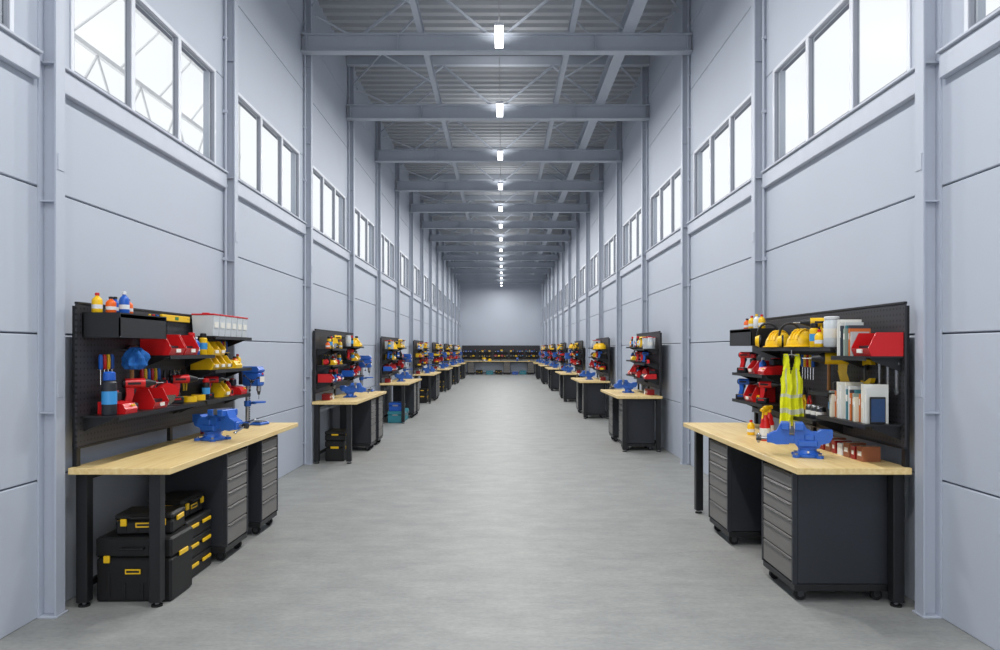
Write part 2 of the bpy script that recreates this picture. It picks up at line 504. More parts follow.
def bin_box(L, D=.24, H=.16):
    mb = MB(); t = .008; x0 = .046; x1 = x0+D
    mb.bx(x0, x1, -L/2, L/2, 0, t, M_black); mb.bx(x0, x1, -L/2, L/2, H-t, H, M_black); mb.bx(x0, x0+t, -L/2, L/2, t, H-t, M_black)
    mb.bx(x0, x1, -L/2, -L/2+t, t, H-t, M_black); mb.bx(x0, x1, L/2-t, L/2, t, H-t, M_black); mb.bx(x1-t, x1, -L/2, L/2, t, H*.8, M_black)
    return single('shelf_box', 'black metal box shelf hooked on the tool board', 'shelf', mb)

def parts_bin(m, nm, W=.16, D=.21, H=.12):
    mb = MB(); t = .006
    side = [(-D/2, 0), (D/2-.02, 0), (D/2, .05), (D/2-.05, H), (-D/2, H)]
    mb.prism(side, -W/2, -W/2+t, m); mb.prism(side, W/2-t, W/2, m)
    mb.bx(-D/2, D/2-.02, -W/2+t, W/2-t, 0, t, m); mb.bx(-D/2, -D/2+t, -W/2+t, W/2-t, t, H, m)
    mb.prism([(D/2-.02, 0), (D/2, .05), (D/2-.006, .05), (D/2-.026, t)], -W/2+t, W/2-t, m)
    mb.bx(-D/2+t, D/2-.05, -W/2+t, W/2-t, t, H*.45, M_dsteel)
    mb.bx(D/2-.004, D/2+.004, -.03, .03, .02, .045, M_paper)
    return single('parts_bin', nm+' plastic open-front parts bin', 'storage bin', mb)

def jar(body, lid, label, h=.17, r=.05):
    P = Proto('storage_jar', label, 'jar')
    mb = MB(); mb.lathe([(r*.9, 0), (r, .008), (r, h*.82), (r*.85, h*.88), (r*.85, h*.9)], body, 18); mb.lathe([(r*1.005, h*.3), (r*1.01, h*.3+.001), (r*1.01, h*.6), (r*1.005, h*.601)], M_paper, 18); P.add('body', mb.mesh('body'))
    mb = MB(); mb.lathe([(r*.92, h*.9), (r*.94, h*.9+.002), (r*.94, h-.004), (r*.85, h)], lid, 18); P.add('lid', mb.mesh('lid'))
    return P

def tub(label, w=.13, d=.19, h=.2):
    P = Proto('storage_tub', label, 'storage tub')
    mb = MB(); mb.prism([(-d/2+.012, 0), (d/2-.012, 0), (d/2, h*.88), (-d/2, h*.88)], -w/2+.004, w/2-.004, M_clear); mb.bx(d/2-.008, d/2-.002, -.04, .04, h*.35, h*.6, M_paper); P.add('body', mb.mesh('body'))
    mb = MB(); mb.bx(-d/2-.004, d/2+.004, -w/2, w/2, h*.88, h*.95, M_red, .003); mb.bx(-.03, .03, -.02, .02, h*.95, h, M_red, .004); P.add('lid', mb.mesh('lid'))
    return P

def bottle(body, cap, label, h=.2, r=.032):
    P = Proto('bottle', label, 'bottle')
    mb = MB(); mb.lathe([(r*.9, 0), (r, .006), (r, h*.62), (r*.8, h*.72), (r*.36, h*.82), (r*.36, h*.86)], body, 16); mb.lathe([(r*1.005, h*.2), (r*1.012, h*.201), (r*1.012, h*.4), (r*1.005, h*.401)], M_white, 16); P.add('body', mb.mesh('body'))
    mb = MB(); mb.lathe([(r*.42, h*.86), (r*.42, h*.98), (r*.3, h)], cap, 12); P.add('cap', mb.mesh('cap'))
    return P

def spray(body, head, label, h=.27, r=.042):
    P = Proto('spray_bottle', label, 'spray bottle')
    mb = MB(); mb.lathe([(r*.9, 0), (r, .008), (r, h*.45), (r*.75, h*.55), (r*.8, h*.62), (r*.4, h*.74), (r*.38, h*.78)], body, 16)
    mb.lathe([(r*1.0, h*.14), (r*1.02, h*.141), (r*1.02, h*.38), (r*1.0, h*.381)], M_white, 16); P.add('body', mb.mesh('body'))
    mb = MB(); mb.cyl((0, 0, h*.78), (0, 0, h*.87), r*.45, head); mb.box((.012, 0, h*.93), (.1, .028, h*.11), head, None, .006); mb.cyl((.06, 0, h*.93), (.078, 0, h*.93), .01, head)
    P.add('spray_head', mb.mesh('spray_head'))
    mb = MB(); mb.prism([(.03, h*.88), (.045, h*.88), (.05, h*.76), (.06, h*.68), (.05, h*.68), (.038, h*.76)], -.006, .006, head); P.add('trigger', mb.mesh('trigger'))
    return P

def canister(label, body, cap, h=.28, r=.045):
    P = Proto('spray_can', label, 'spray can')
    mb = MB(); mb.lathe([(r*.92, 0), (r, .008), (r, h*.74), (r*.7, h*.8)], body, 18); mb.lathe([(r*1.005, h*.25), (r*1.015, h*.251), (r*1.015, h*.55), (r*1.005, h*.551)], M_lblue, 18); P.add('body', mb.mesh('body'))
    mb = MB(); mb.lathe([(r*.82, h*.8), (r*.84, h*.81), (r*.8, h*.97), (r*.6, h)], cap, 16); P.add('cap', mb.mesh('cap'))
    return P

def vise():
    P = Proto('bench_vise', 'blue cast-iron bench vise bolted on the worktop', 'vise')
    v = M_vise
    mb = MB(); mb.lathe([(.08, 0), (.085, .004), (.085, .018), (.066, .026), (.056, .045), (.06, .062)], v, 24)
    for a in range(4):
        t = a*pi/2+pi/4; c = (.1*math.cos(t), .1*math.sin(t)); mb.cyl((c[0], c[1], 0), (c[0], c[1], .016), .024, v, seg=12); mb.cyl((c[0], c[1], .016), (c[0], c[1], .028), .011, M_galv, seg=6)
    mb.cyl((0, -.09, .04), (0, .09, .04), .007, M_chrome, seg=8)
    P.add('base', mb.mesh('base'))
    mb = MB()
    mb.prism([(-.15, .135), (-.13, .1), (-.08, .085), (-.065, .058), (.055, .058), (.078, .085), (.078, .215), (.02, .215), (.005, .185), (-.03, .165), (-.06, .165), (-.08, .18), (-.15, .18)], -.042, .042, v)
    mb.box((.05, 0, .2), (.056, .15, .046), v, None, .005); mb.bx(-.06, .06, -.055, .055, .07, .11, v, .005); mb.bx(-.04, .02, -.05, .05, .11, .15, v, .005)
    mb.bx(.078, .085, -.072, .072, .188, .228, M_galv)
    P.add('fixed_jaw', mb.mesh('fixed_jaw'))
    mb = MB()
    mb.bx(.0, .25, -.034, .034, .085, .14, v, .004)
    mb.prism([(.112, .08), (.19, .075), (.235, .09), (.235, .145), (.19, .165), (.165, .215), (.112, .215)], -.038, .038, v)
    mb.box((.138, 0, .2), (.05, .15, .046), v, None, .005)
    mb.bx(.105, .112, -.072, .072, .188, .228, M_galv)
    P.add('moving_jaw', mb.mesh('moving_jaw'))
    mb = MB(); mb.cyl((.235, 0, .112), (.31, 0, .112), .012, M_galv); mb.cyl((.285, 0, .112), (.318, 0, .112), .02, M_dsteel); P.add('screw', mb.mesh('screw'))
    mb = MB(); mb.cyl((.302, -.1, .075), (.302, .09, .145), .006, M_chrome, seg=10); mb.sph((.302, -.1, .075), (.011,)*3, M_chrome, 10, 8); mb.sph((.302, .09, .145), (.011,)*3, M_chrome, 10, 8)
    P.add('handle', mb.mesh('handle'))
    return P

def drill_press():
    P = Proto('drill_press', 'blue bench drill press standing on the worktop', 'drill press')
    mb = MB(); mb.bx(-.12, .15, -.09, .09, 0, .03, M_vise, .008); mb.bx(-.03, .13, -.07, .07, .03, .04, M_dsteel, .003); P.add('base', mb.mesh('base'))
    mb = MB(); mb.cyl((-.07, 0, .03), (-.07, 0, .5), .024, M_galv, seg=16)
    for z in [.06+.02*q for q in range(18)]: mb.bx(-.048, -.04, -.006, .006, z, z+.008, M_dsteel)
    P.add('column', mb.mesh('column'))
    mb = MB(); mb.cyl((-.07, 0, .2), (-.07, 0, .26), .038, M_vise); mb.bx(-.05, .03, -.02, .02, .225, .25, M_vise, .004); mb.cyl((.07, 0, .24), (.07, 0, .257), .075, M_vise, seg=24); P.add('table', mb.mesh('table'))
    mb = MB(); mb.box((.0, 0, .5), (.22, .11, .15), M_vise, None, .018); mb.prism([(-.11, .575), (.1, .575), (.11, .6), (.08, .64), (-.09, .64), (-.115, .61)], -.055, .055, M_vise)
    mb.cyl((-.13, 0, .44), (-.13, 0, .58), .045, M_dsteel, seg=18); mb.bx(.11, .114, -.04, .04, .47, .53, M_paper); mb.cyl((.114, .0, .56), (.12, .0, .56), .012, M_red); P.add('head', mb.mesh('head'))
    mb = MB(); mb.cyl((.07, 0, .37), (.07, 0, .43), .026, M_galv); mb.cyl((.07, 0, .33), (.07, 0, .37), .012, M_dsteel, r1=.02); mb.cyl((.07, 0, .28), (.07, 0, .33), .004, M_chrome, seg=8); P.add('chuck', mb.mesh('chuck'))
    mb = MB(); mb.cyl((.03, -.055, .48), (.03, -.08, .48), .02, M_dsteel)
    for a in range(3):
        t = a*2*pi/3+.4; e = (.03+.1*math.cos(t), -.088, .48+.1*math.sin(t)); mb.cyl((.03, -.078, .48), e, .005, M_chrome, seg=8); mb.sph(e, (.013,)*3, M_black, 10, 8)
    P.add('feed_handle', mb.mesh('feed_handle'))
    return P

def drill(m, nm, acc=None):
    acc = acc or M_black
    P = Proto('cordless_drill', nm+' and black cordless drill', 'drill')
    mb = MB(); mb.cyl((0, -.075, .19), (0, .05, .19), .034, m, seg=18); mb.cyl((0, .05, .19), (0, .08, .19), .034, acc, r1=.026, seg=18); mb.cyl((0, -.09, .19), (0, -.075, .19), .026, acc, r1=.034, seg=18)
    mb.bx(-.036, .036, -.06, .02, .182, .198, acc)
    mb.prism([(-.07, .17), (-.02, .17), (-.02, .12), (-.035, .055), (-.08, .055), (-.065, .11)], -.017, .017, m, 'yz'); P.add('housing', mb.mesh('housing'))
    mb = MB(); mb.prism([(-.02, .155), (-.004, .15), (-.012, .12), (-.022, .12)], -.01, .01, acc, 'yz'); P.add('trigger', mb.mesh('trigger'))
    mb = MB(); mb.cyl((0, .08, .19), (0, .12, .19), .024, acc, r1=.014); mb.cyl((0, .12, .19), (0, .17, .19), .004, M_chrome, seg=8); P.add('chuck', mb.mesh('chuck'))
    mb = MB(); mb.box((0, -.05, .028), (.07, .11, .055), acc, None, .006); mb.bx(-.036, .036, -.08, -.02, .03, .042, m); P.add('battery', mb.mesh('battery'))
    return P

def grinder(m, nm):
    P = Proto('angle_grinder', nm+' angle grinder lying on the shelf', 'angle grinder')
    mb = MB(); mb.cyl((0, -.13, .045), (0, .06, .045), .033, m, seg=16, r1=.037); mb.cyl((0, -.17, .045), (0, -.13, .045), .024, M_black, r1=.033, seg=16); P.add('housing', mb.mesh('housing'))
    mb = MB(); mb.box((0, .09, .05), (.07, .07, .06), M_dsteel, None, .012); mb.cyl((.035, .09, .055), (.12, .09, .07), .014, M_black, seg=12); P.add('gear_head', mb.mesh('gear_head'))
    mb = MB(); mb.cyl((0, .1, .012), (0, .1, .016), .06, M_dsteel, seg=24); mb.cyl((0, .1, .0), (0, .1, .02), .015, M_chrome); P.add('disc', mb.mesh('disc'))
    return P

def circ_saw(m, nm):
    P = Proto('circular_saw', nm+' and black handheld circular saw', 'circular saw')
    mb = MB(); pts = [(.095*math.cos(t), .085+.095*math.sin(t)) for t in [i*pi/12 for i in range(0, 13)]]
    mb.prism(pts, -.012, .03, m, 'yz'); P.add('blade_guard', mb.mesh('blade_guard'))
    mb = MB(); mb.cyl((.008, 0, .085), (.012, 0, .085), .08, M_chrome, seg=28); P.add('blade', mb.mesh('blade'))
    mb = MB(); mb.bx(-.06, .06, -.13, .12, .0, .006, M_dsteel); P.add('base_plate', mb.mesh('base_plate'))
    mb = MB(); mb.cyl((-.012, 0, .09), (-.07, 0, .09), .038, M_black, seg=18); mb.cyl((-.07, 0, .09), (-.1, 0, .09), .034, m, seg=18)
    mb.tube([(-.03, .03, .12), (-.03, .02, .19), (-.03, -.06, .19), (-.03, -.11, .14), (-.03, -.09, .06)], .014, m, 10); mb.tube([(-.03, .015, .19), (-.03, -.055, .19)], .018, M_black, 10)
    P.add('motor_body', mb.mesh('motor_body'))
    return P

def charger(m, nm):
    P = Proto('battery_charger', nm+' battery charger with black battery pack', 'battery charger')
    mb = MB(); mb.prism([(-.09, 0), (.09, 0), (.095, .03), (.07, .065), (-.02, .08), (-.09, .08)], -.075, .075, m); P.add('housing', mb.mesh('housing'))
    mb = MB(); mb.box((-.04, 0, .11), (.085, .1, .058), M_black, None, .008); mb.box((-.04, 0, .143), (.06, .07, .01), m, None, .003); P.add('battery', mb.mesh('battery'))
    mb = MB(); mb.box((.085, .03, .052), (.012, .03, .012), M_yel); P.add('indicator', mb.mesh('indicator'))
    return P

def hard_hat(m, nm):
    P = Proto('hard_hat', nm+' hard hat resting on the shelf', 'helmet')
    mb = MB(); pr = [(.12, 0), (.122, .01)] + [(.12*math.cos(t), .015+.12*math.sin(t)) for t in [i*pi/2/8 for i in range(1, 8)]] + [(.008, .136)]
    mb.lathe(pr, m, 24, M=Matrix.Diagonal((1.0, .9, 1)))
    for yy in (-.03, 0, .03):
        pts = [(.117*math.cos(t), yy, .02+.12*math.sin(t)) for t in [i*pi/10 for i in range(1, 10)]]
        mb.tube(pts, .007, m, 6)
    P.add('shell', mb.mesh('shell'))
    mb = MB(); mb.lathe([(.115, 0), (.138, -.0), (.14, .004), (.115, .012)], m, 24, M=Matrix.Diagonal((1.0, .86, 1)), c=(.01, 0, 0)); P.add('brim', mb.mesh('brim'))
    return P

def ear_muffs(m, nm):
    P = Proto('ear_muffs', nm+' ear defenders with black headband', 'ear protection')
    mb = MB(); pts = [(0, .075*math.cos(t), .1+.09*math.sin(t)) for t in [i*pi/10 for i in range(0, 11)]]; mb.tube([(0, .075, .05)]+pts+[(0, -.075, .05)], .009, M_black, 8); P.add('headband', mb.mesh('headband'))
    for s in (-1, 1):
        mb = MB(); mb.cyl((0, s*.045, .05), (0, s*.06, .05), .048, M_black, seg=20); mb.cyl((0, s*.06, .05), (0, s*.09, .05), .05, m, r1=.036, seg=20); P.add('ear_cup', mb.mesh('ear_cup'))
    return P

def cable_coil(m, nm):
    mb = MB()
    for q in range(5):
        r = .095+.006*(q % 3); x = .014+.009*q
        pts = [(x+.004*math.sin(3*t+q), r*math.sin(t), -.105+r*math.cos(t)+.004*math.sin(q*2)) for t in [i*2*pi/22 for i in range(23)]]
        mb.tube(pts, .0055, m, 6)
    mb.tube([(.0, 0, -.02), (.06, 0, -.02), (.062, 0, .0)], .004, M_galv, 6)
    return single('cable_coil', nm+' coiled cable hanging on a hook of the board', 'cable', mb)

def clamp():
    P = Proto('bar_clamp', 'yellow and black quick bar clamp hanging on the board', 'clamp')
    mb = MB(); mb.bx(.02, .03, -.012, .012, -.36, .0, M_dsteel); mb.tube([(-.001, 0, -.004), (.022, 0, -.004)], .004, M_galv, 6); P.add('bar', mb.mesh('bar'))
    mb = MB(); mb.prism([(-.02, -.005), (.1, -.02), (.11, -.05), (.085, -.05), (.07, -.04), (-.02, -.06)], .01, .04, M_yel, 'yz'); P.add('fixed_jaw', mb.mesh('fixed_jaw'))
    mb = MB(); mb.prism([(-.03, -.2), (.03, -.2), (.1, -.17), (.11, -.14), (.085, -.14), (.02, -.17), (-.03, -.16)], .01, .04, M_yel, 'yz'); mb.prism([(-.03, -.2), (.02, -.2), (.0, -.3), (-.04, -.3)], .012, .038, M_black, 'yz'); P.add('sliding_jaw', mb.mesh('sliding_jaw'))
    return P

def hand_saw(m, nm):
    P = Proto('hand_saw', nm+' handled hand saw hanging on the board', 'saw')
    mb = MB(); mb.prism([(-.05, -.1), (.05, -.1), (.0, -.42), (-.03, -.42)], .014, .017, M_chrome, 'yz'); P.add('blade', mb.mesh('blade'))
    mb = MB(); mb.tube([(.0155, -.035, -.1), (.0155, -.05, -.02), (.0155, 0, .01), (.0155, .045, -.03), (.0155, .04, -.1), (.0155, -.035, -.1)], .014, m, 8); mb.cyl((-.001, 0, .0), (.016, 0, .0), .004, M_galv, seg=6); P.add('handle', mb.mesh('handle'))
    return P
def level(m, nm):
    P = Proto('spirit_level', nm+' spirit level hanging on the board', 'level')
    mb = MB(); mb.bx(.004, .026, -.24, .24, -.05, 0, m, .003); mb.cyl((-.001, .2, -.02), (.03, .2, -.02), .004, M_galv, seg=6); mb.cyl((-.001, -.2, -.02), (.03, -.2, -.02), .004, M_galv, seg=6); P.add('body', mb.mesh('body'))
    mb = MB(); mb.bx(.0262, .028, -.03, .03, -.038, -.012, M_green); P.add('vial', mb.mesh('vial'))
    return P
def tape_measure(m, nm):
    mb = MB(); mb.prism([(-.035, 0), (.04, 0), (.04, .03), (.02, .06), (-.02, .065), (-.035, .05)], -.018, .018, m, 'yz'); mb.cyl((.018, 0, .033), (.021, 0, .033), .02, M_black, seg=16); mb.bx(-.008, .008, .04, .05, .0, .006, M_chrome)
    return single('tape_measure', nm+' pocket tape measure on the shelf', 'tape measure', mb)

def vest():
    P = Proto('safety_vest', 'yellow high-visibility vest with silver stripes hanging on the board', 'safety vest')
    mb = MB(); iy = mb.mi(M_hiv); isv = mb.mi(M_silver)
    NY, NZ = 28, 44; W = .165; H = .56; g = {}
    for j in range(NZ+1):
        f = j/NZ
        hw = W/2*(.7+.3*min(1, f*2.6)) if f < .38 else W/2*(1+.05*math.sin(f*9))
        for i in range(NY+1):
            q = i/NY*2-1
            z = -H*f - .008*math.sin(q*4+1)*f
            x = .045+.018*math.sin(q*9+f*3)*(.4+f)+.012*math.cos(q*5)+.004*math.sin(f*26+q*6)
            for sdx, off in ((0, 0.0), (1, -.012)):
                g[(i, j, sdx)] = mb.bm.verts.new((x+off, hw*q+.003*math.sin(f*17), z))
    def inside(i, j):
        q = (i+.5)/NY*2-1; f = (j+.5)/NZ
        if f < .28 and abs(q) < .4*(1-f/.28)+.03: return False
        if .12 < f < .36 and abs(q) > 1-.18*math.sin((f-.12)/.24*pi): return False
        return True
    for i in range(NY):
        for j in range(NZ):
            if not inside(i, j): continue
            f = (j+.5)/NZ; q = (i+.5)/NY*2-1
            mi = isv if (.56 < f < .62 or .78 < f < .84 or (.2 < f < .56 and .45 < abs(q) < .58)) else iy
            for sdx in (0, 1):
                vs = [g[(i, j, sdx)], g[(i+1, j, sdx)], g[(i+1, j+1, sdx)], g[(i, j+1, sdx)]]
                fa = mb.bm.faces.new(vs); fa.material_index = mi
            for (di, dj, a, b) in ((-1, 0, (i, j), (i, j+1)), (1, 0, (i+1, j), (i+1, j+1)), (0, -1, (i, j), (i+1, j)), (0, 1, (i, j+1), (i+1, j+1))):
                ii, jj = i+di, j+dj
                if ii < 0 or jj < 0 or ii >= NY or jj >= NZ or not inside(ii, jj):
                    fa = mb.bm.faces.new([g[a+(0,)], g[b+(0,)], g[b+(1,)], g[a+(1,)]]); fa.material_index = mi
    loose = [v for v in mb.bm.verts if not v.link_faces]
    bmesh.ops.delete(mb.bm, geom=loose, context='VERTS')
    P.add('vest_body', mb.mesh('vest_body'))
    mb = MB(); mb.tube([(.035, 0, .03), (.035, 0, -.005), (.035, -.05, -.015)], .004, M_galv, 6); mb.tube([(.035, 0, -.005), (.035, .05, -.015)], .004, M_galv, 6); P.add('hanger', mb.mesh('hanger'))
    return P

def rag():
    mb = MB()
    def mod(a, z): return 1+.2*math.sin(5*a+z*34)+.12*math.sin(9*a-z*20)+.1*math.sin(2*a)
    mb.lathe([(.012, 0), (.035, -.006), (.055, -.03), (.07, -.05), (.075, -.075), (.07, -.1), (.078, -.125), (.055, -.15), (.02, -.155)], M_rag, 44, M=Matrix.Diagonal((.85, 1.1, 1)), mod=mod, c=(.15, 0, 0))
    mb.cyl((.001, 0, -.02), (.12, 0, -.02), .004, M_galv, seg=8)
    return Proto('cleaning_rag', 'blue cloth rag bunched on a hook of the tool board', 'rag', mb.mesh('cleaning_rag', False))

def toolbox(W=.45, D=.28, H=.3, nm='black and yellow plastic toolbox', acc=None, body=None):
    acc = acc or M_yel; bd = body or M_case
    P = Proto('toolbox', nm, 'toolbox')
    mb = MB(); mb.bx(-D/2, D/2, -W/2, W/2, 0, H*.68, bd, .014)
    for y in (-W*.33, -W*.12, W*.12, W*.33): mb.bx(D/2-.004, D/2+.006, y-.01, y+.01, .02, H*.5 if abs(y) > W*.2 else H*.3, bd, .003)
    P.add('body', mb.mesh('body'))
    mb = MB(); mb.bx(-D/2-.004, D/2+.004, -W/2-.004, W/2+.004, H*.69, H, bd, .014)
    P.add('lid', mb.mesh('lid'))
    mb = MB(); mb.bx(0, .016, -.02, .02, -.035, .012, acc, .004); me = mb.mesh('latch')
    for y in (-W*.34, W*.34): P.add('latch', me, -1, (D/2+.006, y, H*.7))
    mb = MB(); mb.bx(0, .004, -.05, .05, -.016, .016, acc); mb.bx(.004, .005, -.042, .042, -.007, .007, M_black); P.add('badge', mb.mesh('badge'), -1, (D/2+.007, 0, H*.48))
    mb = MB(); mb.tube([(D/2+.003, -.07, H*.84), (D/2+.03, -.07, H*.84), (D/2+.03, .07, H*.84), (D/2+.003, .07, H*.84)], .008, bd, 8); P.add('handle', mb.mesh('handle'))
    mb = MB(); mb.bx(-.06, .06, -.0055, .0055, -.02, .012, acc, .003); me = mb.mesh('side_latch')
    for s in (-1, 1): P.add('side_latch', me, -1, (0, s*(W/2+.0085), H*.7))
    return P

def organizer(W=.42, D=.3, H=.14):
    P = Proto('organizer_case', 'flat black organizer case with yellow latches', 'toolbox')
    mb = MB(); mb.bx(-D/2, D/2, -W/2, W/2, 0, H*.6, M_case, .01); P.add('body', mb.mesh('body'))
    mb = MB(); mb.bx(-D/2, D/2, -W/2, W/2, H*.61, H, M_case, .01); P.add('lid', mb.mesh('lid'))
    mb = MB(); mb.bx(0, .012, -.07, .07, -.016, .01, M_yel, .004); me = mb.mesh('latch')
    for y in (-W*.25, W*.25): P.add('latch', me, -1, (D/2+.001, y, H*.65))
    mb = MB(); mb.bx(-.05, .05, -.012, 0, -.014, .01, M_yel, .004); P.add('side_latch', mb.mesh('side_latch'), -1, (0, -W/2-.001, H*.65))
    return P

def book(h, t, d, m, label):
    mb = MB(); c = .003
    mb.bx(-d/2, d/2, -t/2, -t/2+c, 0, h, m); mb.bx(-d/2, d/2, t/2-c, t/2, 0, h, m); mb.bx(d/2-c, d/2, -t/2+c, t/2-c, 0, h, m)
    mb.bx(-d/2+.006, d/2-c, -t/2+c, t/2-c, .004, h-.004, M_paper)
    mb.bx(d/2, d/2+.0008, -t/2+.003, t/2-.003, h*.6, h*.82, M_paper)
    return single('book', label, 'book', mb)

def tape(m, nm):
    mb = MB(); seg = 24; i = mb.mi(m); j2 = mb.mi(M_card)
    def ring(r, z): return [mb.bm.verts.new((r*math.cos(2*pi*k/seg), r*math.sin(2*pi*k/seg), z)) for k in range(seg)]
    rs = [ring(.055, 0), ring(.055, .045), ring(.036, .045), ring(.036, 0)]
    for a in range(4):
        A, B = rs[a], rs[(a+1) % 4]
        for k in range(seg):
            f = mb.bm.faces.new((A[k], A[(k+1) % seg], B[(k+1) % seg], B[k])); f.material_index = j2 if a == 2 else i
    return single('tape_roll', nm+' roll of adhesive tape', 'tape', mb)

def hammer():
    P = Proto('hammer', 'claw hammer with wooden handle hanging on the board', 'hammer')
    mb = MB(); mb.cyl((.03, 0, -.28), (.03, 0, 0), .014, M_woodh, r1=.011, seg=10); P.add('handle', mb.mesh('handle'))
    mb = MB(); mb.cyl((.03, -.03, .0), (.03, .055, .0), .016, M_dsteel); mb.prism([(-.03, .014), (-.03, -.012), (-.08, -.03), (-.07, -.005)], .018, .042, M_dsteel, 'yz'); mb.tube([(-.001, .02, -.024), (.045, .02, -.024)], .003, M_galv, 6); P.add('head', mb.mesh('head'))
    return P
def screwdriver(m, nm):
    P = Proto('screwdriver', nm+' handled screwdriver hanging on the board', 'screwdriver')
    mb = MB(); mb.lathe([(.008, -.1), (.014, -.09), (.014, -.02), (.011, -.01), (.011, 0)], m, 10, c=(.025, 0, 0)); P.add('handle', mb.mesh('handle'))
    mb = MB(); mb.cyl((.025, 0, -.2), (.025, 0, -.1), .0035, M_chrome, seg=8); mb.tube([(-.001, .012, -.1), (.03, .012, -.1)], .003, M_galv, 6); P.add('shank', mb.mesh('shank'))
    return P
def wrench():
    mb = MB(); mb.prism([(-.012, -.03), (.012, -.03), (.009, -.19), (-.009, -.19)], .012, .018, M_chrome, 'yz')
    mb.prism([(-.022, 0), (-.024, -.02), (-.012, -.035), (.012, -.035), (.024, -.02), (.022, 0), (.01, 0), (.009, -.018), (-.009, -.018), (-.01, 0)], .011, .019, M_chrome, 'yz')
    mb.cyl((.01, 0, -.2), (.02, 0, -.2), .017, M_chrome); mb.cyl((-.001, 0, -.03), (.011, 0, -.03), .004, M_galv, seg=6)
    return single('wrench', 'chrome combination wrench hanging on the board', 'wrench', mb)
def pliers(m, nm):
    P = Proto('pliers', nm+' handled pliers hanging on the board', 'pliers')
    for s in (-1, 1):
        mb = MB(); mb.tube([(.02, s*.004, -.06), (.02, s*.028, -.11), (.02, s*.022, -.18)], .008, m, 8); P.add('handle', mb.mesh('handle'))
    mb = MB(); mb.prism([(-.005, 0), (.005, 0), (.016, -.04), (.01, -.065), (-.01, -.065), (-.016, -.04)], .013, .027, M_dsteel, 'yz'); mb.cyl((-.001, 0, -.05), (.03, 0, -.05), .005, M_dsteel, seg=8); P.add('jaws', mb.mesh('jaws'))
    return P
def tablet():
    mb = MB(); mb.bx(-.005, .005, -.05, .05, 0, .17, M_black, .003); mb.bx(.005, .0058, -.043, .043, .012, .158, M_screen)
    return single('tablet', 'dark blue tablet leaning against the books', 'tablet', mb)
def carton(m, nm, w=.08, h=.1, d=.12):
    mb = MB(); mb.bx(-d/2, d/2, -w/2, w/2, 0, h, m, .002); mb.bx(d/2, d/2+.001, -w/2+.016, w/2-.016, h*.35, h*.65, M_paper); mb.bx(-d/2+.004, d/2-.004, -.008, .008, h, h+.0008, M_paper)
    return single('small_carton', nm, 'box', mb)

PBIN_R = parts_bin(M_red, 'red'); PBIN_RL = parts_bin(M_red, 'large red', .22, .22, .15); PBIN_Y = parts_bin(M_yel, 'yellow', .13, .2, .12); PBIN_B = parts_bin(M_blue, 'blue', .13, .2, .1); PBIN_K = parts_bin(M_black, 'black', .13, .2, .12)
PTUB = tub('white plastic storage tub with red lid'); PJARW = jar(M_clear, M_white, 'white plastic jar with white lid', .2, .05); PJARD = jar(M_dsteel, M_galv, 'metal tin with silver lid', .1, .035)
PBO = {c: bottle(m, k, nm+' bottle on the black shelf', h) for c, m, k, nm, h in (('y', M_yel, M_red, 'yellow glue', .13), ('b', M_blue, M_white, 'blue lubricant', .15), ('o', M_orange, M_black, 'orange cleaner', .11), ('w', M_white, M_yel, 'white detergent', .14), ('g', M_green, M_yel, 'green oil', .14), ('r', M_red, M_white, 'red oil', .15), ('d', M_blue, M_black, 'blue thinner', .12))}
PSB = canister('dark spray can with blue cap on the shelf', M_navy, M_blue); PSR = spray(M_red, M_yel, 'red spray bottle with yellow head')
PCN = canister('small black spray can with red cap', M_black, M_red, .18, .032); PCNY = canister('small yellow spray can with black cap', M_yel, M_black, .18, .032)
PVISE = vise(); PDP = drill_press()
PDR = {'r': drill(M_red, 'red'), 'y': drill(M_yel, 'yellow'), 'b': drill(M_blue, 'blue')}
PGR = {'r': grinder(M_red, 'red'), 'b': grinder(M_blue, 'blue'), 'y': grinder(M_yel, 'yellow')}
PCS = {'r': circ_saw(M_red, 'red'), 'y': circ_saw(M_yel, 'yellow')}
PCH = charger(M_red, 'red'); PCHY = charger(M_yel, 'yellow')
PHH = hard_hat(M_yel, 'yellow'); PEM = ear_muffs(M_yel, 'yellow'); PEMR = ear_muffs(M_red, 'red')
PCOK = cable_coil(M_black, 'black'); PCOY = cable_coil(M_yel, 'yellow'); PCL = clamp()
PSAW = hand_saw(M_yel, 'yellow'); PLEV = level(M_yel, 'yellow'); PTM = tape_measure(M_yel, 'yellow'); PTMR = tape_measure(M_red, 'red')
PVEST = vest(); PRAG = rag(); PTB = toolbox(); PTBL = toolbox(.49, .32, .42, 'large black toolbox with yellow latches'); PTBS = toolbox(.36, .24, .14, 'small black and yellow toolbox'); PORG = organizer()
PTEAL = toolbox(.46, .34, .26, 'teal plastic case with grey latches under the workbench', M_galv, M_teal); PBLUE = toolbox(.4, .3, .19, 'blue plastic case with grey latches under the workbench', M_galv, M_blue)
PTY = tape(M_yel, 'yellow'); PTK = tape(M_black, 'black'); PHAM = hammer(); PSD = {'r': screwdriver(M_red, 'red'), 'y': screwdriver(M_yel, 'yellow'), 'b': screwdriver(M_blue, 'blue')}
PWR = wrench(); PPL = {'r': pliers(M_red, 'red'), 'b': pliers(M_blue, 'blue'), 'y': pliers(M_yel, 'yellow')}
PTAB = tablet(); PCA = carton(M_card, 'small brown cardboard box on the worktop'); PCW = carton(M_white, 'small white cardboard box on the worktop', .07, .08); PCR = carton(M_dred, 'small dark red cardboard box on the worktop', .06, .09)
